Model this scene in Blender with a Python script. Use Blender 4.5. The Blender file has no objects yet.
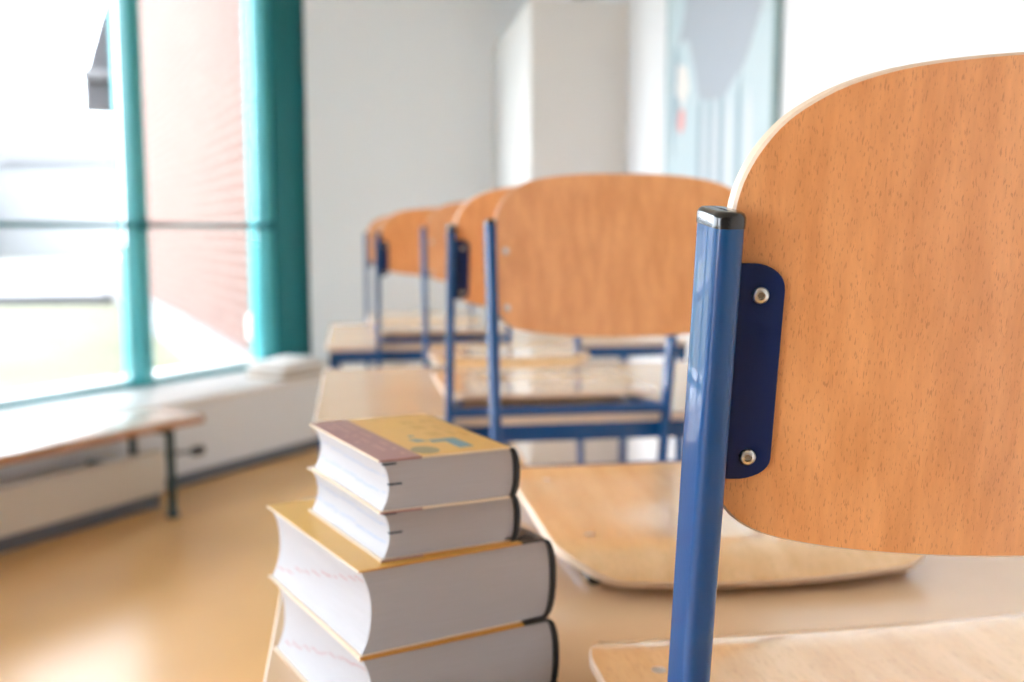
import bpy, bmesh, math, random
from mathutils import Vector, Matrix
random.seed(7)
scene = bpy.context.scene
C = scene.collection
PI = math.pi
TZ = 0.74            # height of the table tops above the floor
EYE = TZ + 0.3215

# ------------------------------------------------------------------ materials
def nt(name):
    m = bpy.data.materials.new(name); m.use_nodes = True
    t = m.node_tree
    return m, t, t.nodes['Principled BSDF']

def plain(name, col, rough=0.5, metal=0.0, coat=0.0, var=0.0, vscale=6.0, bump=0.0, bscale=200.0, spec=0.5):
    m, t, b = nt(name)
    b.inputs['Base Color'].default_value = (*col, 1)
    b.inputs['Roughness'].default_value = rough
    b.inputs['Metallic'].default_value = metal
    b.inputs['Coat Weight'].default_value = coat
    b.inputs['Coat Roughness'].default_value = 0.12
    b.inputs['Specular IOR Level'].default_value = spec
    tc = t.nodes.new('ShaderNodeTexCoord')
    if var > 0:
        n = t.nodes.new('ShaderNodeTexNoise'); n.inputs['Scale'].default_value = vscale; n.inputs['Detail'].default_value = 4
        r = t.nodes.new('ShaderNodeMapRange')
        r.inputs['To Min'].default_value = 1 - var; r.inputs['To Max'].default_value = 1 + var
        mx = t.nodes.new('ShaderNodeMix'); mx.data_type = 'RGBA'; mx.blend_type = 'MULTIPLY'
        mx.inputs['Factor'].default_value = 1; mx.inputs['A'].default_value = (*col, 1)
        t.links.new(tc.outputs['Object'], n.inputs['Vector'])
        t.links.new(n.outputs['Fac'], r.inputs['Value'])
        t.links.new(r.outputs['Result'], mx.inputs['B'])
        t.links.new(mx.outputs['Result'], b.inputs['Base Color'])
    if bump > 0:
        n = t.nodes.new('ShaderNodeTexNoise'); n.inputs['Scale'].default_value = bscale; n.inputs['Detail'].default_value = 2
        bp = t.nodes.new('ShaderNodeBump'); bp.inputs['Strength'].default_value = bump; bp.inputs['Distance'].default_value = 0.001
        t.links.new(tc.outputs['Object'], n.inputs['Vector'])
        t.links.new(n.outputs['Fac'], bp.inputs['Height']); t.links.new(bp.outputs['Normal'], b.inputs['Normal'])
    return m

def beech(name, light, dark, fleck, scl, rough=0.32, coat=0.3, fleckamt=0.75):
    """beech veneer: slow tonal bands along the grain and short dark pores. scl = (across, across2, along) order of the object axes"""
    m, t, b = nt(name)
    tc = t.nodes.new('ShaderNodeTexCoord')
    def noise(mult, detail, rgh=0.5):
        mp = t.nodes.new('ShaderNodeMapping'); mp.inputs['Scale'].default_value = tuple(s * mult for s in scl)
        n = t.nodes.new('ShaderNodeTexNoise'); n.inputs['Scale'].default_value = 1; n.inputs['Detail'].default_value = detail
        n.inputs['Roughness'].default_value = rgh
        t.links.new(tc.outputs['Object'], mp.inputs['Vector']); t.links.new(mp.outputs['Vector'], n.inputs['Vector'])
        return n.outputs['Fac']
    bands = noise(0.05, 3)
    r = t.nodes.new('ShaderNodeValToRGB')
    r.color_ramp.elements[0].position = 0.34; r.color_ramp.elements[0].color = (*dark, 1)
    r.color_ramp.elements[1].position = 0.66; r.color_ramp.elements[1].color = (*light, 1)
    t.links.new(bands, r.inputs['Fac'])
    fl = noise(1.0, 1.5)
    fr = t.nodes.new('ShaderNodeMapRange'); fr.inputs['From Min'].default_value = 0.60; fr.inputs['From Max'].default_value = 0.69
    fr.inputs['To Min'].default_value = 0.0; fr.inputs['To Max'].default_value = fleckamt
    t.links.new(fl, fr.inputs['Value'])
    fine = noise(0.35, 3)
    f2 = t.nodes.new('ShaderNodeMapRange'); f2.inputs['To Min'].default_value = 0.90; f2.inputs['To Max'].default_value = 1.10
    t.links.new(fine, f2.inputs['Value'])
    m1 = t.nodes.new('ShaderNodeMix'); m1.data_type = 'RGBA'; m1.blend_type = 'MULTIPLY'; m1.inputs['Factor'].default_value = 1
    t.links.new(r.outputs['Color'], m1.inputs['A']); t.links.new(f2.outputs['Result'], m1.inputs['B'])
    m2 = t.nodes.new('ShaderNodeMix'); m2.data_type = 'RGBA'
    t.links.new(fr.outputs['Result'], m2.inputs['Factor']); t.links.new(m1.outputs['Result'], m2.inputs['A'])
    m2.inputs['B'].default_value = (*fleck, 1)
    t.links.new(m2.outputs['Result'], b.inputs['Base Color'])
    b.inputs['Roughness'].default_value = rough
    b.inputs['Coat Weight'].default_value = coat; b.inputs['Coat Roughness'].default_value = 0.15
    return m

M = {}
M['back_wood'] = beech('beech_backrest', (.82, .395, .160), (.71, .315, .115), (.33, .11, .035), (1500, 1500, 230), fleckamt=.42)
M['seat_wood'] = beech('beech_seat', (.88, .60, .32), (.80, .50, .235), (.42, .22, .09), (700, 90, 700), rough=0.22, coat=1.0, fleckamt=0.3)
M['seat_wood'].node_tree.nodes['Principled BSDF'].inputs['Coat Roughness'].default_value = .1
M['seat_wood'].node_tree.nodes['Principled BSDF'].inputs['Coat IOR'].default_value = 1.65
M['ply_edge'] = plain('plywood_edge', (.72, .56, .42), 0.45, var=.08, vscale=400)
M['blue'] = plain('blue_enamel', (.0, .060, .215), 0.4, coat=1.0, bump=.05, bscale=400, spec=.15)
M['blue'].node_tree.nodes['Principled BSDF'].inputs['Coat IOR'].default_value = 1.42
M['blue'].node_tree.nodes['Principled BSDF'].inputs['Coat Roughness'].default_value = .03
M['navy'] = plain('blue_plate_enamel', (.0, .014, .092), 0.42, spec=.3, coat=0.0, bump=.1, bscale=600)
M['black_plastic'] = plain('black_plastic', (.006, .006, .007), 0.18, coat=.5, bump=.1, bscale=900)
M['chrome'] = plain('zinc_steel', (.62, .60, .56), 0.28, metal=1.0)
M['socket'] = plain('dark_socket', (.30, .28, .25), 0.4, metal=.9)
M['table_top'] = plain('table_laminate', (.69, .475, .285), 0.25, coat=.35, var=.06, vscale=14, bump=.05, bscale=300)
M['table_edge'] = plain('table_edge_band', (.72, .60, .49), 0.5)
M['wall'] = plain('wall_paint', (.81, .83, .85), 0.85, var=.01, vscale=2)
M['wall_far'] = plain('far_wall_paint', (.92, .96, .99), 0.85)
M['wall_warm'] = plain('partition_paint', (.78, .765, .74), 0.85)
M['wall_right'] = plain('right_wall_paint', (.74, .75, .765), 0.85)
M['wall_grey'] = plain('muted_wall_paint', (.20, .19, .18), 0.85)
M['ceil'] = plain('ceiling_paint', (.76, .76, .74), 0.9)
M['sill'] = plain('sill_paint', (.82, .79, .76), 0.30)
M['teal'] = plain('teal_window_paint', (.012, .235, .26), 0.38)
M['teal_light'] = plain('teal_window_lit', (.07, .40, .43), 0.35)  # same window teal, lightened for the glare around the bright panes
M['teal_dark'] = plain('teal_window_shaded', (.0, .15, .165), 0.5)  # same window teal, darkened for the shade on the end post
M['gunmetal'] = plain('dark_green_steel', (.018, .05, .05), 0.4)
M['bench'] = plain('bench_top', (.70, .60, .50), 0.22, var=.04, vscale=9)
M['bench_edge'] = plain('bench_edge', (.45, .21, .09), 0.5)
M['radiator'] = plain('radiator_cream', (.72, .66, .55), 0.45)
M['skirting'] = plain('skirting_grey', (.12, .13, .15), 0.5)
M['paper'] = plain('paper_white', (.80, .77, .73), 0.7)
M['paper_tan'] = plain('paper_tan', (.45, .36, .27), 0.7)
M['page'] = None
M['floor'] = plain('linoleum_ochre', (.72, .41, .155), 0.27, var=.08, vscale=3, spec=.5)
M['grass'] = plain('lawn', (.13, .133, .078), 0.95, var=.5, vscale=2.2)
M['concrete'] = plain('pale_concrete', (.20, .195, .19), 0.9, var=.1, vscale=1.5)
M['kerb_dark'] = plain('kerb_shadow_grey', (.07, .07, .075), 0.9)  # the kerb's shadow line is put into this dark colour
M['render'] = plain('white_render', (.23, .235, .24), 0.9)
M['slate'] = plain('slate_grey', (.055, .055, .06), 0.7, var=.1, vscale=3)
M['gutter'] = plain('zinc_gutter', (.12, .12, .125), 0.5)
M['greywall'] = plain('grey_cladding', (.20, .205, .21), 0.8)

def glass_mat():
    m = bpy.data.materials.new('window_glass'); m.use_nodes = True
    t = m.node_tree; t.nodes.clear()
    o = t.nodes.new('ShaderNodeOutputMaterial'); mix = t.nodes.new('ShaderNodeMixShader')
    tr = t.nodes.new('ShaderNodeBsdfTransparent'); gl = t.nodes.new('ShaderNodeBsdfGlossy'); fr = t.nodes.new('ShaderNodeFresnel')
    fr.inputs['IOR'].default_value = 1.35
    tr.inputs['Color'].default_value = (.97, .98, .98, 1); gl.inputs['Roughness'].default_value = 0.02
    t.links.new(fr.outputs['Fac'], mix.inputs['Fac']); t.links.new(tr.outputs['BSDF'], mix.inputs[1]); t.links.new(gl.outputs['BSDF'], mix.inputs[2])
    t.links.new(mix.outputs['Shader'], o.inputs['Surface'])
    return m
M['glass'] = glass_mat()

def page_mat():
    m, t, b = nt('book_pages')
    tc = t.nodes.new('ShaderNodeTexCoord'); mp = t.nodes.new('ShaderNodeMapping'); mp.inputs['Scale'].default_value = (25, 25, 5200)
    n = t.nodes.new('ShaderNodeTexNoise'); n.inputs['Scale'].default_value = 1; n.inputs['Detail'].default_value = 3
    r = t.nodes.new('ShaderNodeValToRGB')
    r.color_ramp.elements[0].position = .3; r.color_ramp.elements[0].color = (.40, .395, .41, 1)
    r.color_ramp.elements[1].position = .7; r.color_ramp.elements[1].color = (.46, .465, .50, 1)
    t.links.new(tc.outputs['Object'], mp.inputs['Vector']); t.links.new(mp.outputs['Vector'], n.inputs['Vector'])
    t.links.new(n.outputs['Fac'], r.inputs['Fac']); t.links.new(r.outputs['Color'], b.inputs['Base Color'])
    bp = t.nodes.new('ShaderNodeBump'); bp.inputs['Strength'].default_value = .25; bp.inputs['Distance'].default_value = .0003
    t.links.new(n.outputs['Fac'], bp.inputs['Height']); t.links.new(bp.outputs['Normal'], b.inputs['Normal'])
    b.inputs['Roughness'].default_value = .6
    return m
M['page'] = page_mat()
M['yellow'] = plain('yellow_cover', (.72, .43, .095), 0.35, var=.04, vscale=60)
M['maroon'] = plain('dusty_maroon_cover', (.36, .18, .17), 0.35, var=.06, vscale=60)
M['cover_dark'] = plain('black_cover', (.012, .012, .012), 0.4)
M['cover_cream'] = plain('cream_cover_edge', (.80, .68, .52), 0.5)
M['cover_orange'] = plain('orange_cover_edge', (.62, .29, .05), 0.5)
M['ink_blue'] = plain('blue_grey_print', (.13, .27, .33), 0.4)
M['ink_olive'] = plain('olive_print', (.30, .25, .13), 0.4)
M['ink_faint'] = plain('faint_print', (.60, .37, .10), 0.4)
M['ink_white'] = plain('pale_pink_print', (.52, .30, .27), 0.4)
M['ink_dark'] = plain('dark_slate_ink', (.03, .05, .08), 0.5)
M['ink_red'] = plain('pale_red_ink', (.42, .15, .15), 0.6)
M['ink_sky'] = plain('pale_blue_ink', (.27, .35, .52), 0.6)

def brick_mat():
    m, t, b = nt('red_brick')
    tc = t.nodes.new('ShaderNodeTexCoord')
    sx = t.nodes.new('ShaderNodeSeparateXYZ'); cb = t.nodes.new('ShaderNodeCombineXYZ'); ad = t.nodes.new('ShaderNodeMath')
    t.links.new(tc.outputs['Object'], sx.inputs['Vector'])
    t.links.new(sx.outputs['X'], ad.inputs[0]); t.links.new(sx.outputs['Y'], ad.inputs[1])
    t.links.new(ad.outputs[0], cb.inputs['X']); t.links.new(sx.outputs['Z'], cb.inputs['Y'])
    br = t.nodes.new('ShaderNodeTexBrick'); br.inputs['Scale'].default_value = 1
    br.inputs['Brick Width'].default_value = .25; br.inputs['Row Height'].default_value = .083; br.inputs['Mortar Size'].default_value = .011
    br.inputs['Color1'].default_value = (.165, .070, .048, 1); br.inputs['Color2'].default_value = (.13, .052, .034, 1)
    br.inputs['Mortar'].default_value = (.22, .175, .15, 1)
    t.links.new(cb.outputs['Vector'], br.inputs['Vector']); t.links.new(br.outputs['Color'], b.inputs['Base Color'])
    b.inputs['Roughness'].default_value = .9
    return m
M['brick'] = brick_mat()

# ------------------------------------------------------------------ mesh helpers
class MB:
    def __init__(s): s.v = []; s.f = []; s.m = []; s.sm = []; s.mats = []
    def mi(s, mat):
        if mat not in s.mats: s.mats.append(mat)
        return s.mats.index(mat)
    def add(s, verts, faces, mat, smooth=False):
        o = len(s.v); k = s.mi(mat); s.v += [tuple(v) for v in verts]
        for f in faces: s.f.append(tuple(i + o for i in f)); s.m.append(k); s.sm.append(smooth)
        return s
    def box(s, x0, x1, y0, y1, z0, z1, mat, bev=0.0):
        bm = bmesh.new(); bmesh.ops.create_cube(bm, size=1)
        for v in bm.verts: v.co = ((x0 + x1) / 2 + v.co.x * (x1 - x0), (y0 + y1) / 2 + v.co.y * (y1 - y0), (z0 + z1) / 2 + v.co.z * (z1 - z0))
        if bev > 0: bmesh.ops.bevel(bm, geom=bm.edges[:], offset=bev, segments=2, affect='EDGES', profile=.5)
        bm.verts.index_update()
        s.add([v.co[:] for v in bm.verts], [[v.index for v in f.verts] for f in bm.faces], mat, bev > 0); bm.free(); return s
    def prism(s, pts, axis, a0, a1, mat):
        """pts: 2D polygon; axis 'z': (x,y) extruded along z; 'y': (x,z) along y; 'x': (y,z) along x"""
        def P(p, a): return {'z': (p[0], p[1], a), 'y': (p[0], a, p[1]), 'x': (a, p[0], p[1])}[axis]
        n = len(pts); vs = [P(p, a0) for p in pts] + [P(p, a1) for p in pts]
        fs = [list(range(n))[::-1], list(range(n, 2 * n))] + [[i, (i + 1) % n, n + (i + 1) % n, n + i] for i in range(n)]
        return s.add(vs, fs, mat)
    def tube(s, pts, r, mat, n=14, r2=None, caps=True, side=None):
        """round or oval sweep along pts. r = half width along `side`, r2 = half width across it (stadium when r2>r)"""
        pts = [Vector(p) for p in pts]; rings = []
        prof = []
        if r2 is None: prof = [(r * math.cos(2 * PI * k / n), r * math.sin(2 * PI * k / n)) for k in range(n)]
        else:
            rc = r * .74
            for q, (sx, sy) in enumerate(((1, 1), (-1, 1), (-1, -1), (1, -1))):
                for k in range(7):
                    a = PI / 2 * (q + k / 6); prof.append((sx * (r - rc) + rc * math.cos(a), sy * (r2 - rc) + rc * math.sin(a)))
        for i, p in enumerate(pts):
            t = (pts[min(i + 1, len(pts) - 1)] - pts[max(i - 1, 0)]).normalized()
            sd = Vector(side) if side else (Vector((0, 0, 1)).cross(t) if abs(t.z) < .95 else Vector((1, 0, 0)))
            sd = (sd - t * sd.dot(t)).normalized(); w = t.cross(sd)
            rings.append([p + sd * a + w * b for a, b in prof])
        k = len(prof); vs = [v for rg in rings for v in rg]; fs = []
        for i in range(len(rings) - 1):
            for j in range(k): fs.append([i * k + j, i * k + (j + 1) % k, (i + 1) * k + (j + 1) % k, (i + 1) * k + j])
        s.add(vs, fs, mat, True)
        if caps: s.add(rings[0], [list(range(k))[::-1]], mat); s.add(rings[-1], [list(range(k))], mat)
        return s
    def lathe(s, prof, mat, mtx=None, n=20):
        """prof: (radius, height) about z, then transformed by mtx"""
        vs = []; fs = []
        for r, h in prof:
            for k in range(n): vs.append(Vector((r * math.cos(2 * PI * k / n), r * math.sin(2 * PI * k / n), h)))
        for i in range(len(prof) - 1):
            for k in range(n): fs.append([i * n + k, i * n + (k + 1) % n, (i + 1) * n + (k + 1) % n, (i + 1) * n + k])
        fs.append([*range((len(prof) - 1) * n, len(prof) * n)]); fs.append([*range(n)][::-1])
        if mtx: vs = [mtx @ v for v in vs]
        return s.add(vs, fs, mat, True)
    def xf(s, fn): s.v = [tuple(fn(Vector(v))) for v in s.v]; return s
    def build(s, name, parent=None, recalc=True, sharp=35):
        me = bpy.data.meshes.new(name); me.from_pydata(s.v, [], s.f)
        for m in s.mats: me.materials.append(m)
        for p, k, q in zip(me.polygons, s.m, s.sm): p.material_index = k; p.use_smooth = q
        bm = bmesh.new(); bm.from_mesh(me)
        bmesh.ops.remove_doubles(bm, verts=bm.verts, dist=1e-6)
        if recalc: bmesh.ops.recalc_face_normals(bm, faces=bm.faces)
        for e in bm.edges:
            if len(e.link_faces) == 2 and e.calc_face_angle(0) > math.radians(sharp): e.smooth = False
        bm.to_mesh(me); bm.free(); me.update()
        o = bpy.data.objects.new(name, me); C.objects.link(o)
        if parent: o.parent = parent
        return o

def thing(name, label, cat, loc=(0, 0, 0), rz=0, group=None):
    o = bpy.data.objects.new(name, None); C.objects.link(o)
    o.empty_display_size = .05
    o.location = loc; o.rotation_euler = (0, 0, rz); o['label'] = label; o['category'] = cat
    if group: o['group'] = group
    return o
def tag(o, label, cat, group=None):
    o['label'] = label; o['category'] = cat
    if group: o['group'] = group
    return o
def struct(o): o['kind'] = 'structure'; return o

def sheet(outline, thick, deform, face, edge, back=None, rings=14, bev=.0012):
    """plywood sheet: 2D outline (a,b) filled by concentric rings; deform(a,b,t) -> xyz with t the offset through the thickness"""
    cx = sum(p[0] for p in outline) / len(outline); cy = sum(p[1] for p in outline) / len(outline)
    n = len(outline); mb = MB()
    size = max(max(abs(p[0] - cx) for p in outline), max(abs(p[1] - cy) for p in outline))
    def ring(sc, t, inset=0):
        out = []
        for p in outline:
            d = Vector((p[0] - cx, p[1] - cy)); L = d.length; d = d * (sc * (L - inset) / L)
            out.append(deform(cx + d.x, cy + d.y, t))
        return out
    def side(t, flip, mat):
        vs = []; fs = []
        for i in range(1, rings + 1): vs += ring(i / rings, t, bev)
        for i in range(rings - 1):
            for j in range(n):
                q = [i * n + j, i * n + (j + 1) % n, (i + 1) * n + (j + 1) % n, (i + 1) * n + j]; fs.append(q[::-1] if flip else q)
        vs.append(deform(cx, cy, t)); c = len(vs) - 1
        for j in range(n): q = [c, j, (j + 1) % n]; fs.append(q[::-1] if flip else q)
        mb.add(vs, fs, mat, True)
    side(thick, True, face); side(0, False, back or face)
    rs = [ring(1, thick, bev), ring(1, thick - bev, 0), ring(1, bev, 0), ring(1, 0, bev)]
    vs = [v for r in rs for v in r]; fs = []
    for i in range(3):
        for j in range(n): fs.append([i * n + j, i * n + (j + 1) % n, (i + 1) * n + (j + 1) % n, (i + 1) * n + j])
    mb.add(vs, fs, edge, True)
    return mb

def superround(x0, x1, y0, y1, corners, n=10, bow=(0, 0, 0, 0)):
    """outline with elliptical corners; corners = [(rx,ry) for (x0,y0),(x1,y0),(x1,y1),(x0,y1)]; straight runs subdivided"""
    pts = []
    cs = [((x0, y0), (1, 1), PI), ((x1, y0), (-1, 1), 1.5 * PI), ((x1, y1), (-1, -1), 0), ((x0, y1), (1, -1), .5 * PI)]
    for i, ((cx, cy), (sx, sy), a0) in enumerate(cs):
        rx, ry = corners[i]
        for k in range(n + 1):
            a = a0 + .5 * PI * k / n
            pts.append((cx + sx * rx + rx * math.cos(a), cy + sy * ry + ry * math.sin(a)))
    out = []
    for i in range(len(pts)):
        p, q = pts[i], pts[(i + 1) % len(pts)]
        d = math.hypot(q[0] - p[0], q[1] - p[1]); k = max(1, int(d / .012))
        if d < 1e-7: continue
        for j in range(k): out.append((p[0] + (q[0] - p[0]) * j / k, p[1] + (q[1] - p[1]) * j / k))
    return out

# ------------------------------------------------------------------ school chair, hung on a table by its seat
def make_chair(label, loc, rz, W=.368, rake=10.0, y0=.045, y1=.42, rear_w=1.0, up=0.0, bar=.0075, zl=.185, group='school chairs hung on the tables', drop=0.0):
    """origin: middle between the two back tubes at table-top level; +y is where a sitter would face"""
    t = thing('school_chair', label, 'chair', loc, rz, group)
    tr = math.tan(math.radians(rake)); a = W / 2
    cr, sr = math.cos(math.radians(rake)), math.sin(math.radians(rake))
    TOP = .325 - drop + up
    def tubey(z): return -tr * (z - .014)
    # side frames: back tube, bend, floor skid
    for sx in (-1, 1):
        pts = [(sx * a, tubey(TOP), TOP), (sx * a, tubey(.2), .2), (sx * a, tubey(.014), .014), (sx * a, tubey(-.30), -.30)]
        yb, zb = tubey(-.345), -.345
        for k in range(1, 8):
            an = k / 7 * PI * .5
            pts.append((sx * a, yb + .06 * (1 - math.cos(an)), zb - .06 * math.sin(an)))
        pts.append((sx * a, yb + .24, zb - .063))
        side = MB().tube(pts, .0068, M['blue'], n=10, r2=.0142, side=(1, 0, 0)).build('side_frame', t)
        # black end cap: stadium lip with a chamfered top
        mb = MB(); h, r = .0074, .0068
        def stad(k, inset):
            o = []
            rr = r + k - inset; rc = max(.001, r * .74 - inset * .5)
            for q, (qx, qy) in enumerate(((1, 1), (-1, 1), (-1, -1), (1, -1))):
                for j in range(6):
                    an = PI / 2 * (q + j / 5); o.append((qx * (rr - rc) + rc * math.cos(an), qy * (h + rr - rc) + rc * math.sin(an)))
            return o
        lv = [(-.001, .0003, 0), (.0034, .0003, 0), (.0050, .0003, .0006), (.0058, .0003, .0016), (.0060, .0003, .0030), (.0060, .0003, .0066)]
        vs = []; fs = []
        for hgt, k, ins in lv:
            for (u, w) in stad(k, ins):
                vs.append((sx * a + u, tubey(TOP) + w * cr - hgt * sr, TOP + w * sr + hgt * cr))
        n = 24
        for i in range(len(lv) - 1):
            for j in range(n): fs.append([i * n + j, i * n + (j + 1) % n, (i + 1) * n + (j + 1) % n, (i + 1) * n + j])
        fs.append([*range((len(lv) - 1) * n, len(lv) * n)])
        mb.add(vs, fs, M['black_plastic'], True)
        mb.build('end_cap', t)
        # seat rail under the plywood, with a black bumper at its front
        MB().tube([(sx * (a - .004), .0, .0145), (sx * (a - .030), y0 + .05, .0125), (sx * (a - .034), y1 - .07, .0115), (sx * (a - .034), y1 - .05, .0105)], .0085, M['blue'], n=12).build('seat_rail', t)
        MB().tube([(sx * (a - .034), y1 - .052, .0095), (sx * (a - .034), y1 - .030, .0080)], .0070, M['black_plastic'], n=12).build('bumper', t)
    MB().tube([(-a, -.002, .014), (a, -.002, .014)], bar, M['blue'], n=12).build('crossbar', t)
    MB().tube([(-a, tubey(-.26), -.26), (a, tubey(-.26), -.26)], .010, M['blue'], n=12).build('crossbar', t)
    # curved backrest in the raked plane of the tubes
    sag = .020; hw = a - .0045
    zl, zh = zl - drop, .399 - drop + up * .5
    def wave(x): return -sag * (1 - (x / hw) ** 2)
    def place(x, z, w):
        zz = z - .014
        return Vector((x, -tr * zz + w * cr, z + w * sr))
    out = []
    # hand-measured outline: broad elliptical shoulders, tighter lower corners, gently bowed top and bottom
    half = [(0, zh), (.03, zh - .0003), (.06, zh - .0018), (.09, zh - .0050), (.115, zh - .0095), (.135, zh - .0160), (.149, zh - .0235), (.159, zh - .0310), (.167, zh - .0405), (.1725, zh - .050), (.1765, zh - .061), (.1785, zh - .075), (.179, zh - .100),
            (.179, zh - .130), (.179, zl + .055), (.179, zl + .043), (.1775, zl + .034), (.174, zl + .026), (.167, zl + .0185), (.156, zl + .0125), (.140, zl + .0085), (.115, zl + .005), (.085, zl + .0025), (.05, zl + .0008), (.02, zl)]
    k = hw / .179
    half = [(x * k, z) for x, z in half]
    full = half + [(-x, z) for x, z in half[::-1] if x > 0] 
    # smooth closed Catmull-Rom
    n = len(full)
    for i in range(n):
        p0, p1, p2, p3 = (Vector(full[(i + d) % n]) for d in (-1, 0, 1, 2))
        for q in range(3):
            u = q / 3
            out.append(tuple(.5 * ((2 * p1) + (-p0 + p2) * u + (2 * p0 - 5 * p1 + 4 * p2 - p3) * u * u + (-p0 + 3 * p1 - 3 * p2 + p3) * u ** 3)))
    mb = sheet(out, .0085, lambda x, z, th: place(x, z, wave(x) + .0012 + th), M['back_wood'], M['ply_edge'], rings=12)
    back = mb.build('backrest', t)
    # brackets with two screws
    for sx in (-1, 1):
        o = superround(.0, .0290, .2105 - drop, .308 - drop, [(.0005, .0005), (.016, .010), (.013, .011), (.0005, .0005)], n=8)
        o = [(sx * (a - p[0]), p[1]) for p in o]
        if sx > 0: o = o[::-1]
        pl = sheet(o, .0024, lambda x, z, th: place(x, z, (wave(max(-hw, min(hw, x)))) - .0014 + th), M['navy'], M['navy'], rings=6, bev=.0005).build('bracket', t)
        for z in (.2213 - drop, .2945 - drop):
            x = sx * (a - .0187)
            base = place(x, z, wave(x) - .0014)
            slope = math.atan2(2 * sag * x / hw ** 2, 1)
            mt = Matrix.Translation(base) @ Matrix.Rotation(math.radians(rake), 4, 'X') @ Matrix.Rotation(slope, 4, 'Z') @ Matrix.Rotation(PI / 2, 4, 'X')
            MB().lathe([(.0037, -.0004), (.0038, .0004), (.0034, .0012), (.0024, .0018), (.00165, .0019), (.0015, .0006)], M['chrome'], mt).lathe([(.0014, .0002), (.0014, .0007)], M['socket'], mt, 6).build('screw', pl)
            base = place(x, z, wave(x) + .0097)
            mt = Matrix.Translation(base) @ Matrix.Rotation(math.radians(rake), 4, 'X') @ Matrix.Rotation(slope, 4, 'Z') @ Matrix.Rotation(-PI / 2, 4, 'X')
            MB().lathe([(.0048, -.0003), (.0048, .0003), (.0040, .0010), (.0015, .0014)], M['chrome'], mt).build('screw', back)
    # moulded seat with a waterfall front
    hs = a + .001
    o = superround(-hs, hs, y0, y1, [(.030, .030), (.030, .030), (.055, .060), (.055, .060)], n=10)
    o = [(x * (rear_w + (1 - rear_w) * min(1, max(0, (y - y0) / .14))), y + (.010 * (1 - (x / hs) ** 2) if y > y1 - .1 else 0)) for x, y in o]
    yf = y1 + .010
    def seatz(x, y):
        v = max(0, (y - (yf - .075)) / .075)
        dip = -.005 * max(0, 1 - (x / hs) ** 2) * math.exp(-((y - (y0 + .16)) / .12) ** 2)
        up = .004 * max(0, 1 - (y - y0) / .06) ** 2
        return .0245 + dip * 1.0 + up + .003 - .0215 * v ** 3
    def seatp(x, y, th):
        s = (seatz(x, y + .0005) - seatz(x, y - .0005)) / .001; q = math.hypot(1, s)
        return Vector((x, y - s / q * th, seatz(x, y) + th / q))
    seat = sheet(o, .0085, seatp, M['seat_wood'], M['ply_edge'], rings=16).build('seat', t)
    for sx in (-1, 1):
        for y in (y1 - .075, y0 + .05):
            x = sx * (a - .040)
            mt = Matrix.Translation((x, y, seatz(x, y) + .0083))
            MB().lathe([(.0050, -.0005), (.0050, .0003), (.0035, .0008)], M['chrome'], mt).build('screw', seat)
    return t

def chair_at(xl, y, facing, label, **k):
    W = k.get('W', .368)
    return make_chair(label, (xl + W / 2, y, TZ), 0 if facing > 0 else PI, **k)

chair_at(.1555, .4475, 1, 'nearest school chair, wooden backrest filling the right side, blue tube with black cap', rake=7.5, y0=-.045, y1=.232, rear_w=.90, W=.366, zl=.1715)
chair_at(.1800, 1.236, -1, 'school chair whose whole light seat and front of backrest show, facing the nearest chair', rake=10.5, y0=.078, y1=.414, up=.004, zl=.183)
chair_at(.1610, 1.664, 1, 'school chair on near side of middle table, backrest half hidden, dark blue bracket showing', rake=10, y0=.030, y1=.410, W=.383, zl=.192, bar=.009)
chair_at(.1760, 2.392, -1, 'school chair at far side of middle table, left strip of backrest beside thin tube', rake=9, y0=-.07, y1=.175, rear_w=.9, W=.376, zl=.192)
chair_at(.0735, 2.795, 1, 'school chair on near side of farthest table, small orange backrest with dark bracket', rake=10, drop=.012, y0=.045, y1=.355, zl=.213)
chair_at(.0550, 3.535, -1, 'farthest school chair, only thin pale blue tube and sliver of backrest showing', rake=10, drop=.016, y0=.045, y1=.330, zl=.213)

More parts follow.
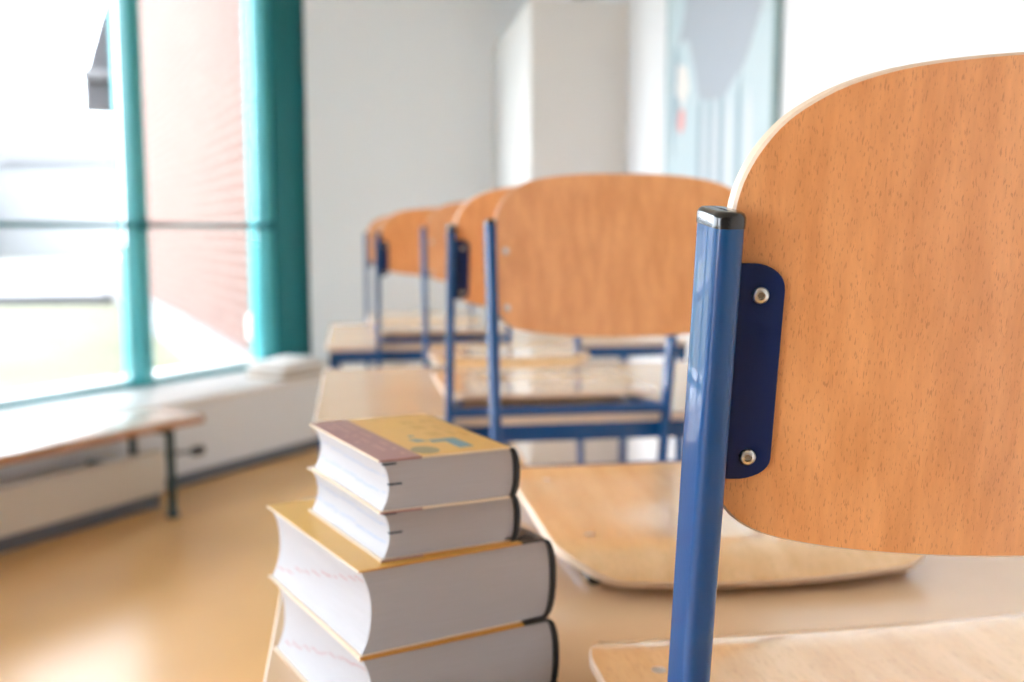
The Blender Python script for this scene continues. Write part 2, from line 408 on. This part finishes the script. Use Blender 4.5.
# ------------------------------------------------------------------ tables
def make_table(label, x0, x1, y0, y1):
    t = thing('school_table', label, 'table', ((x0 + x1) / 2, (y0 + y1) / 2, 0), 0, 'classroom tables in one row')
    hx, hy = (x1 - x0) / 2, (y1 - y0) / 2
    mb = MB()
    o = superround(-hx, hx, -hy, hy, [(.012, .012)] * 4, n=5)
    n = len(o)
    levels = [(TZ - .016, 0), (TZ - .0012, 0), (TZ, .0012)]
    vs = []; fs = []
    for z, ins in levels: vs += [(x - math.copysign(ins, x), y - math.copysign(ins, y), z) for x, y in o]
    for i in range(2):
        for j in range(n): fs.append([i * n + j, i * n + (j + 1) % n, (i + 1) * n + (j + 1) % n, (i + 1) * n + j])
    mb.add(vs, fs, M['table_edge'])
    mb.add([(x - math.copysign(.0012, x), y - math.copysign(.0012, y), TZ) for x, y in o], [list(range(n))], M['table_top'])
    mb.add([(x, y, TZ - .016) for x, y in o], [list(range(n))[::-1]], M['table_edge'])
    mb.build('tabletop', t)
    f = MB(); z0, z1 = TZ - .049, TZ - .016; i0 = .008; w = .018
    f.box(-hx + i0, hx - i0, -hy + i0, -hy + i0 + w, z0, z1, M['blue'], .002)
    f.box(-hx + i0, hx - i0, hy - i0 - w, hy - i0, z0, z1, M['blue'], .002)
    f.box(-hx + i0, -hx + i0 + w, -hy + i0 + w, hy - i0 - w, z0, z1, M['blue'], .002)
    f.box(hx - i0 - w, hx - i0, -hy + i0 + w, hy - i0 - w, z0, z1, M['blue'], .002)
    f.build('apron', t)
    for sx in (-1, 1):
        for sy in (-1, 1):
            cx, cy = sx * (hx - i0 - .0125), sy * (hy - i0 - .0125)
            lg = MB().box(cx - .0125, cx + .0125, cy - .0125, cy + .0125, .006, TZ - .020, M['blue'], .003).build('leg', t)
            MB().lathe([(.014, 0), (.015, .003), (.013, .012)], M['black_plastic'], Matrix.Translation((cx, cy, 0))).build('foot', lg)
    return t
make_table('nearest wooden-topped classroom table, carrying the pile of books', -.067, .967, .467, 1.203)
make_table('middle classroom table with blue frame, behind the book pile', -.066, .967, 1.693, 2.362)
make_table('farthest classroom table with blue frame, near the far wall', -.072, .995, 2.825, 3.500)

# ------------------------------------------------------------------ books (origin: fore-edge / tail corner, +x to the spine, +y up the fore edge)
def make_book(label, loc, rz, W, L, T, top, bulge, board=.0013, style='big', edgemat='cover_orange', shear=.0):
    def skew(v): return Vector((v.x - shear * v.y, v.y, v.z))
    t = thing('book', label, 'book', loc, rz, 'thick dictionaries piled on the nearest table')
    # cover as one folded strip: bottom board, rounded spine, top board
    outer = []; mats = []
    segs = top   # list of (x_end, material) from the fore edge
    xs = [0.0]; ms = []
    xs_end = W - bulge
    for xe, mt in segs: xs.append(min(xe, xs_end)); ms.append(mt)
    for i, x in enumerate(xs): outer.append((x, 0.0))
    mats += ms
    ns = 12; sp = segs[-1][1]
    for k in range(1, ns + 1):
        an = -PI / 2 + PI * k / ns
        ex = math.copysign(abs(math.cos(an)) ** .75, math.cos(an))
        outer.append((xs_end + bulge * max(0, ex), T / 2 + T / 2 * math.sin(an))); mats.append('cover_dark')
    for i in range(len(xs) - 2, -1, -1): outer.append((xs[i], T)); mats.append(ms[i])
    ns_a = len(xs); ns_b = len(xs) + ns - 1
    def inner_of():
        res = []
        for i, p in enumerate(outer):
            a = Vector(outer[max(i - 1, 0)]); b = Vector(outer[min(i + 1, len(outer) - 1)])
            d = (b - a).normalized(); nrm = Vector((-d.y, d.x)); th = board + (.0016 if ns_a < i < ns_b else 0); res.append(tuple(Vector(p) + nrm * th))
        return res
    inner = inner_of(); mb = MB()
    for i in range(len(outer) - 1):
        p, q, r, s = outer[i], outer[i + 1], inner[i + 1], inner[i]
        m = M[mats[i]]
        mb.add([(p[0], 0, p[1]), (q[0], 0, q[1]), (q[0], L, q[1]), (p[0], L, p[1])], [[0, 1, 2, 3]], m, True)
        mb.add([(s[0], 0, s[1]), (r[0], 0, r[1]), (r[0], L, r[1]), (s[0], L, s[1])], [[3, 2, 1, 0]], M['cover_dark'] if mats[i] == 'cover_dark' else M['cover_cream'], True)
        em = M['cover_dark'] if mats[i] == 'cover_dark' else M['maroon'] if mats[i] == 'maroon' else M[edgemat]
        for y in (0, L): mb.add([(p[0], y, p[1]), (q[0], y, q[1]), (r[0], y, r[1]), (s[0], y, s[1])], [[0, 1, 2, 3]], em)
    for i in (0, len(outer) - 1):
        p, s = outer[i], inner[i]
        mb.add([(p[0], 0, p[1]), (p[0], L, p[1]), (s[0], L, s[1]), (s[0], 0, s[1])], [[0, 1, 2, 3]], M['cover_cream'])
    cov = mb.xf(skew).build('cover', t, sharp=30)
    # page block: hollow fore edge, rounded back
    z0, z1 = board, T - board; lip = .0022; hol = .0065 if style == 'big' else .0048
    def fx(z):
        u = 2 * (z - z0) / (z1 - z0) - 1
        return lip + hol * (1 - abs(u) ** 2.2) 
    prof = []
    n = 14
    for k in range(n + 1): z = z0 + (z1 - z0) * k / n; prof.append((fx(z), z))
    for k in range(n + 1):
        an = PI / 2 - PI * k / n
        prof.append((xs_end - .001 + (bulge - board - .0016) * max(0, math.cos(an)) ** .8, (z0 + z1) / 2 + (z1 - z0) / 2 * math.sin(an)))
    m = len(prof); vs = [(x, lip, z) for x, z in prof] + [(x, L - lip, z) for x, z in prof]
    fs = [list(range(m)), list(range(m, 2 * m))[::-1]] + [[i, (i + 1) % m, m + (i + 1) % m, m + i] for i in range(m)]
    pg = MB().add(vs, fs, M['page'], True).xf(skew).build('page_block', t, sharp=30)
    # printed index line along the fore edge
    ink = MB(); im = M['ink_red'] if style == 'big' else M['ink_sky']
    y = .006; zz = T * (.50 if style == 'big' else .42)
    while y < L - .012:
        ln = random.uniform(.004, .016)
        for zc in ([zz] if style == 'big' else [T * .30, T * .62]):
            z = (T * (.84 - .78 * y / L) if style == 'big' else zc) + random.uniform(-.0010, .0010)
            for (ya, yb, za, zb) in ((y, y + ln, z, z + .0008), (y + ln, y + ln + .0006, z - .001, z + .0012)):
                ink.add([(fx(za) - .0002, ya, za), (fx(za) - .0002, yb, za), (fx(zb) - .0002, yb, zb), (fx(zb) - .0002, ya, zb)], [[0, 1, 2, 3]], im)
        y += ln + random.uniform(.0005, .006)
    ink.xf(skew).build('index_print', pg)
    if style != 'big':
        tb = MB()
        for z in (T * .52, T - .0034):
            tb.box(fx(z) - .0003, fx(z) + .0085, lip - .0003, lip + .002, z - .0006, z + .0007, M['ink_dark'])
        tb.xf(skew).build('thumb_mark', pg)
    return t, cov

by = math.radians(20)
Wb = .145
seg_big = [(Wb - .028, 'yellow'), (Wb, 'cover_dark')]
make_book('bottom large dictionary of the pile, cut off by the picture edge', (.0015, .6000, TZ + .0004), math.radians(19.5), .145, .172, .0565, seg_big, .010, shear=.05)
make_book('large yellow dictionary with black spine, second from bottom of pile', (.0015, .6000, TZ + .0573), by, .143, .174, .0563, [(.116, 'yellow'), (.143, 'cover_dark')], .010, shear=.05)
seg_s = [(.029, 'maroon'), (.0925, 'yellow'), (.0985, 'cover_dark')]
make_book('smaller dictionary under the topmost one, third from bottom of pile', (.0155, .6130, TZ + .1139), math.radians(17.5), .099, .136, .0336, seg_s, .007, shear=.07, style='small')
b1, cov1 = make_book('topmost dictionary, cover yellow and dusty maroon with blue-grey print', (.0150, .6030, TZ + .1478), math.radians(16), .096, .136, .0340, [(.028, 'maroon'), (.089, 'yellow'), (.096, 'cover_dark')], .007, style='small', edgemat='cover_cream', shear=.07)
# cover print of the top book (local x,y on the cover, thin ink relief)
pr = MB(); zt = .0340
def ink(poly, mat, h=.00015): pr.prism(poly, 'z', zt - .0001, zt + h, M[mat])
ink([(.060, .014), (.070, .014), (.070, .044), (.060, .044)], 'ink_blue')
ink([(.051, .036), (.060, .036), (.060, .044), (.051, .044)], 'ink_blue')
ink([(.042, .041), (.050, .041), (.046, .050), (.040, .050)], 'ink_blue')
ink([(.044, .058), (.048, .058), (.048, .062), (.044, .062)], 'ink_blue')
arc = [(.037 + .009 * math.cos(k / 14 * 2 * PI), .016 + .011 * math.sin(k / 14 * 2 * PI)) for k in range(14)]
ink(arc, 'ink_olive')
for k in range(13):
    y = .048 + k * .0055
    for x, w, h in ((.058, .010, .0035), (.073, .004, .0040), (.080, .004, .0025)):
        if random.random() < .8: ink([(x, y), (x + w, y), (x + w, y + h), (x, y + h)], 'ink_faint', .0001)
for k in range(16):
    y = .012 + k * .0072
    for x, w in ((.006, .003), (.0125, .003), (.020, .0025)):
        if random.random() < .6: ink([(x, y), (x + w, y), (x + w, y + .0045), (x, y + .0045)], 'ink_white', .0001)
pr.xf(lambda v: Vector((v.x - .07 * v.y, v.y, v.z))).build('cover_print', cov1)
# frayed black band at the spine end of the big book
b3 = [o for o in C.objects if o.name.startswith('book') and o.parent is None][1]
rb = MB()
for s, (cx, cy) in enumerate(((.108, .006), (.121, .005))):
    rb.tube([(cx - .006, cy + .001, .0562), (cx - .003, cy + .001, .0578), (cx, cy - .0005, .0590), (cx + .004, cy, .0578), (cx + .006, cy + .001, .0563)], .0009, M['cover_dark'], n=8)
rb.build('spine_thread', b3)

# ------------------------------------------------------------------ window side of the room. local x = along the wall, y = outwards, z from table-top level
ANG = math.radians(39.17379678); P0 = (-.2113, 4.8635, TZ); RW = PI / 2 - ANG
def wobj(mb, name): 
    o = mb.build(name); o.location = P0; o.rotation_euler = (0, 0, RW); return o
SZ = -.38; FZ = -.74; END = .56; BACK = -7.4; HEAD = 1.62
CEIL = 1.96
wobj(MB().box(BACK, .83, 0, .12, FZ, SZ - .028, M['wall']), 'wall_left')['kind'] = 'structure'
wobj(MB().box(BACK, .86, -.012, .44, SZ - .028, SZ, M['sill'], .004), 'trim_1')['kind'] = 'structure'
wobj(MB().box(BACK, .9, .40, .58, HEAD, CEIL, M['wall']), 'wall_left')['kind'] = 'structure'
wobj(MB().box(BACK, .83, -.010, .0, FZ, FZ + .050, M['skirting']), 'baseboard_left')['kind'] = 'structure'
def window(idx, x0, x1):
    """a bay from mullion centre x0 to x1: glazing, mullion on its right side, transom and slim bottom and top rails"""
    r = bpy.data.objects.new('window_%d' % idx, None); C.objects.link(r); r.location = P0; r.rotation_euler = (0, 0, RW); r['kind'] = 'structure'
    g0, g1 = x0 + .035, x1 - .035
    MB().box(g0, g1, .505, .512, SZ + .01, HEAD, M['glass']).build('glass_pane', r)
    MB().box(g0, g1, .440, .520, SZ, SZ + .014, M['teal'], .002).build('bottom_rail', r)
    MB().box(g0, g1, .520, .66, SZ - .01, SZ + .030, M['sill'], .004).build('outer_sill', r)
    MB().box(g0, g1, .440, .53, .336, .358, M['teal_dark'], .002).build('transom', r)
    MB().box(x1 - .034, x1 + .034, .43, .55, SZ, HEAD, M['teal_light'], .003).build('mullion', r)
    MB().box(x1 - .030, x1 + .028, .414, .43, .322, .372, M['teal_dark'], .006).build('transom_clamp', r)
    return r
mx = -.588
for i, k in enumerate(range(0, 7)):
    window(i + 2, mx - .78 * (k + 1), mx - .78 * k)
# last bay against the end post
r = bpy.data.objects.new('window_1', None); C.objects.link(r); r.location = P0; r.rotation_euler = (0, 0, RW); r['kind'] = 'structure'
MB().box(mx + .035, .20, .505, .512, SZ + .01, HEAD, M['glass']).build('glass_pane', r)
MB().box(mx + .035, .25, .440, .520, SZ, SZ + .014, M['teal'], .002).build('bottom_rail', r)
MB().box(mx + .035, .25, .520, .66, SZ - .01, SZ + .030, M['sill'], .004).build('outer_sill', r)
MB().box(mx + .035, .25, .440, .53, .336, .358, M['teal_dark'], .002).build('transom', r)
MB().box(.205, .26, .44, .57, SZ, HEAD, M['teal_light'], .003).build('window_frame', r)
MB().box(.19, .25, .420, .44, .322, .372, M['teal_dark'], .006).build('transom_clamp', r)
MB().box(.257, .51, .425, .60, SZ, HEAD, M['teal_dark'], .003).build('end_post', r)

wobj(MB().box(BACK, mx - .78 * 7 - .034, .40, .58, SZ - .1, HEAD + .01, M['wall']), 'wall_left')['kind'] = 'structure'
# bench in front of the sill
def wthing(name, label, cat, x, y, z=FZ, group=None):
    c, s = math.cos(RW), math.sin(RW)
    return thing(name, label, cat, (P0[0] + x * c - y * s, P0[1] + x * s + y * c, TZ + z), RW, group)
bn = wthing('bench', 'low pale wooden bench with dark steel legs along the window wall', 'bench', -2.6, -.212, FZ - .012)
# local: x from -? to end
bx0, bx1 = -1.9, 1.62
MB().box(bx0, bx1, -.135, .135, .347, .382, M['bench'], .004).box(bx0 + .01, bx1 + .0015, -.1365, .1365, .3475, .374, M['bench_edge'], .003).build('seat_board', bn)
for x in (1.470, -.10, -1.70):
    for y in (-.115, .090):
        lg = MB().tube([(x, y, .014), (x, y, .347)], .0165, M['gunmetal']).build('leg', bn)
        MB().lathe([(.024, 0), (.026, .006), (.020, .02)], M['gunmetal'], Matrix.Translation((x, y, .012))).build('foot', lg)
    MB().box(x - .014, x + .014, -.12, .12, .325, .347, M['gunmetal'], .002).build('bracket', bn)
# radiator under the bench, its valve on the wall
rd = wthing('radiator', 'long low cream panel radiator behind the bench legs', 'radiator', -2.6, -.135)
MB().box(-1.9, 1.565, -.050, -.002, .055, .218, M['radiator'], .006).build('panel', rd)
MB().box(-1.88, 1.545, -.002, .003, .06, .21, M['radiator'], .003).build('rear_panel', rd)
MB().box(-1.88, 1.545, -.040, .0, .0, .057, M['skirting'], .002).build('shade_strip', rd)  # dark box added to stand for the shade under the radiator
for x in (-1.6, 0, 1.35): MB().box(x, x + .03, .003, .130, .0, .20, M['gunmetal'], .002).build('wall_bracket', rd)
MB().tube([(1.56, .0, .19), (1.63, .0, .19), (1.70, .02, .175), (1.78, .03, .165)], .008, M['skirting']).build('pipe', rd)
MB().lathe([(.012, 0), (.019, .006), (.021, .03), (.019, .055), (.010, .060)], M['black_plastic'], Matrix.Translation((1.77, .03, .163)) @ Matrix.Rotation(PI / 2, 4, 'Y')).build('valve', rd)

# loose paper pile on the sill by the end post
pp = wthing('paper_pile', 'flat pile of white and tan papers on sill by the teal post', 'papers', .0, .13, SZ)
zz = 0.0
for k, (w, d, h, m, rot) in enumerate(((.31, .24, .020, 'paper_tan', .05), (.30, .23, .013, 'paper', -.08), (.29, .22, .014, 'paper_tan', .12), (.31, .23, .018, 'paper', .0), (.25, .18, .016, 'paper', .25))):
    mb = MB().box(-w / 2, w / 2, -d / 2, d / 2, zz, zz + h, M[m], .002)
    R = Matrix.Rotation(rot, 4, 'Z'); mb.xf(lambda v: R @ v); mb.build('paper_bundle', pp); zz += h

# ------------------------------------------------------------------ floor, ceiling, the other walls
fl = MB(); 
def L2(x, y): 
    c, s = math.cos(RW), math.sin(RW); return (P0[0] + x * c - y * s, P0[1] + x * s + y * c)
pA, pB = L2(BACK, .1), L2(.83, .1)
poly = [pA, pB, (pB[0], 5.6), (1.35, 5.6), (1.35, -3.2), (pA[0], -3.2)]
poly = [L2(BACK, .10), L2(.93, .10), (1.35, 5.55), (1.35, -3.4), (-4.5, -3.4)]
fl.prism(poly, 'z', -.12, 0, M['floor']).build('floor')['kind'] = 'structure'
cp = [L2(BACK, .58), L2(1.3, .58), (1.35, 5.9), (1.35, -3.4), (-4.9, -3.4)]
MB().prism(cp, 'z', TZ + CEIL, TZ + CEIL + .15, M['ceil']).build('ceiling')['kind'] = 'structure'
MB().box(-.22, 1.30, 5.475, 5.62, 0, TZ + CEIL, M['wall_far']).build('wall_far')['kind'] = 'structure'
MB().box(.780, 1.235, 4.32, 5.475, 0, TZ + 1.31, M['wall_warm'], .004).build('wall_partition')['kind'] = 'structure'
MB().box(1.21, 1.35, -3.4, 5.475, 0, TZ + CEIL, M['wall_right']).build('wall_right')['kind'] = 'structure'

MB().box(-6.2, 1.35, -3.5, -3.38, 0, TZ + CEIL, M['wall_grey']).build('wall_back')['kind'] = 'structure'
# ------------------------------------------------------------------ picture on the right wall (at x = 1.21)
M['art_ground'] = plain('art_pale_blue', (.47, .57, .60), .6, var=.05, vscale=5)
M['art_grey'] = plain('art_blue_grey', (.36, .40, .45), .6)
M['art_grey2'] = plain('art_mid_blue', (.26, .35, .41), .6)
M['art_white'] = plain('art_white', (.58, .61, .63), .6)
M['art_red'] = plain('art_coral', (.75, .30, .28), .6)
M['art_cream'] = plain('art_cream', (.74, .70, .66), .6)
M['art_frame'] = plain('art_frame_teal', (.30, .42, .44), .5)
ar = thing('painting', 'tall pale blue painting with grey dripping shape on the right wall', 'painting', (1.209, 3.205, TZ))
MB().box(-.022, 0, -.475, .475, .30, 1.60, M['art_ground'], .002).build('canvas', ar)
fr = MB()
for (a0, a1, b0, b1) in ((-.49, -.475, .285, 1.615), (.475, .485, .285, 1.615)): fr.box(-.026, 0, a0, a1, b0, b1, M['art_frame'], .001)
fr.box(-.026, 0, -.475, .475, .285, .30, M['art_frame']).box(-.026, 0, -.475, .475, 1.60, 1.615, M['art_frame']).build('frame', ar)
def art(poly, mat, k): MB().prism([(y - 3.205, z) for y, z in poly], 'x', -.0225 - .0003 * k, -.022, M[mat]).build('painted_shape', ar)
art([(3.33, 1.55), (3.50, 1.30), (3.49, 1.10), (3.56, .98), (3.50, 1.0), (3.44, .98), (3.37, .86), (3.34, .78), (3.25, .755), (3.10, .745), (3.02, .79), (2.93, .83), (2.87, .90), (2.82, .96), (2.76, 1.1), (2.78, 1.35), (2.95, 1.55)], 'art_grey', 2)
for y, zb, w in ((3.32, .33, .020), (3.22, .33, .018), (3.12, .33, .020), (2.97, .38, .018)):
    art([(y - w, zb), (y + w, zb), (y + w, .74), (y - w, .82)], 'art_grey2', 1)
for y, w in ((3.27, .022), (3.17, .026), (3.05, .035), (2.89, .03)):
    art([(y - w, .32), (y + w, .32), (y + w * .8, .68), (y, .76), (y - w * .8, .68)], 'art_white', 3)
art([(3.60, 1.0), (3.56, .97), (3.53, .80), (3.60, .66), (3.58, .58), (3.62, .66)], 'art_grey2', 1)
art([(3.56, .92), (3.46, .90), (3.43, .82), (3.50, .76), (3.57, .82)], 'art_cream', 3)
art([(3.56 - .03, .76), (3.50 - .02, .75), (3.485, .69), (3.52, .67), (3.55, .70)], 'art_red', 4)

# ------------------------------------------------------------------ outdoors (ground half a metre below the table tops)
GZ = TZ - .50
def gplane(name, poly, mat, z0=-.4, z1=0): 
    return MB().prism(poly, 'z', GZ + z0, GZ + z1, M[mat]).build(name)
bd = Vector((-.2887, .9574)); bn_ = Vector((-.9574, -.2887))   # along the brick wall, and out of its face
b0 = Vector((-.47, 5.80))
def B(s, o=0): v = b0 + bd * s + bn_ * o; return (v.x, v.y)
a1 = L2(BACK - 6, .60); a2 = L2(1.2, .60)
gplane('ground', [a1, a2, B(-.05, -1), B(60, -1), (-60, 60), (-60, -3)], 'grass')['kind'] = 'structure'
gplane('path', [(-60, 12.3), B(6.9, .3)[:1] + (12.3,), (B(9.6, .3)[0], 15.0), (-60, 15.0)], 'concrete', 0, .012)['kind'] = 'structure'
tag(MB().prism([(-40, 11.75), (-2.70, 11.75), (-2.70, 11.95), (-40, 11.95)], 'z', GZ, GZ + .10, M['kerb_dark']).build('kerb'), 'low kerb coloured dark for its shadow in front of the pale path outside', 'kerb')
gplane('path', [(-60, 25), (-6, 25), (-6, 31), (-60, 31)], 'concrete', 0, .012)['kind'] = 'structure'
tag(MB().prism([B(-.02, 0), B(8.6, 0), B(8.6, .34), B(-.02, .34)], 'z', GZ, GZ + .09, M['concrete']).build('kerb'), 'pale concrete strip along the foot of the brick wall', 'kerb')
# brick building: local x along the wall
bk = thing('brick_building', 'red brick building with grey overhanging eave outside the window', 'building', (b0.x, b0.y, GZ - .1), math.atan2(bd.y, bd.x))
MB().box(-.13, 8.75, -3.0, 0, 0, 4.6, M['brick']).build('wall', bk)
rf = MB().prism([(-3.4, 2.50), (.42, 2.50), (.42, 2.92), (-.02, 4.4), (-.5, 5.6), (-3.4, 5.6)], 'x', 8.62, 9.15, M['slate']).build('roof', bk)
MB().box(8.50, 8.62, -.1, .46, 2.88, 3.0, M['gutter'], .01).build('gutter', bk)
tag(MB().box(-.035, .035, -.06, .0, -.075, .075, M['paper'], .008).build('wall_box'), 'small white box fixed to the brick wall outside', 'utility box')
wb = C.objects['wall_box']; q = b0 + bd * .43 + bn_ * .03; wb.location = (q.x, q.y, TZ - .26); wb.rotation_euler = (0, 0, math.atan2(bd.y, bd.x))
# pale buildings across the lawn
def far_house(label, x, y, w, d, h, rise, mat, win):
    t = thing('far_house', label, 'building', (x, y, GZ), 0)
    mb = MB().box(-w / 2, w / 2, 0, d, 0, h, M[mat]); mb.build('wall', t)
    MB().prism([(-w / 2 - .3, h), (w / 2 + .3, h), (w / 2 + .3, h + .12), (0, h + rise), (-w / 2 - .3, h + .12)], 'y', -.3, d + .3, M['gutter']).build('roof', t)
    for k in range(win):
        xx = -w / 2 + (k + .5) * w / win
        MB().box(xx - .5, xx + .5, -.03, .02, .9, 2.2, M['greywall']).build('window', t)
far_house('long low white house across the lawn, seen through the left pane', -10.0, 33, 7.5, 6, 2.9, .95, 'render', 0)
far_house('grey flat annex at the left edge outside, across the lawn', -13.6, 27.5, 6.5, 4, 2.75, .12, 'greywall', 0)

# ------------------------------------------------------------------ light: overcast sky
w = bpy.data.worlds.new('sky'); scene.world = w; w.use_nodes = True
bg = w.node_tree.nodes['Background']; bg.inputs['Color'].default_value = (.91, .97, 1.07, 1); bg.inputs['Strength'].default_value = 9.6

# ------------------------------------------------------------------ camera
cam = bpy.data.cameras.new('camera'); co = bpy.data.objects.new('camera', cam); C.objects.link(co)
cam.sensor_width = 36; cam.lens = 35.0; cam.clip_start = .02
co.location = (0, 0, EYE)
co.rotation_euler = (PI / 2 - math.radians(6.3048), 0, -math.radians(9.187))
cam.dof.use_dof = True; cam.dof.focus_distance = .45; cam.dof.aperture_fstop = 6.3
scene.camera = co
scene.view_settings.view_transform = 'Standard'; scene.view_settings.look = 'None'
scene.view_settings.gamma = 1; scene.view_settings.use_curve_mapping = False
scene.view_settings.exposure = 0.32
scene.cycles.use_denoising = True
scene.cycles.max_bounces = 10; scene.cycles.diffuse_bounces = 5; scene.cycles.transparent_max_bounces = 16
scene.cycles.sample_clamp_indirect = 6
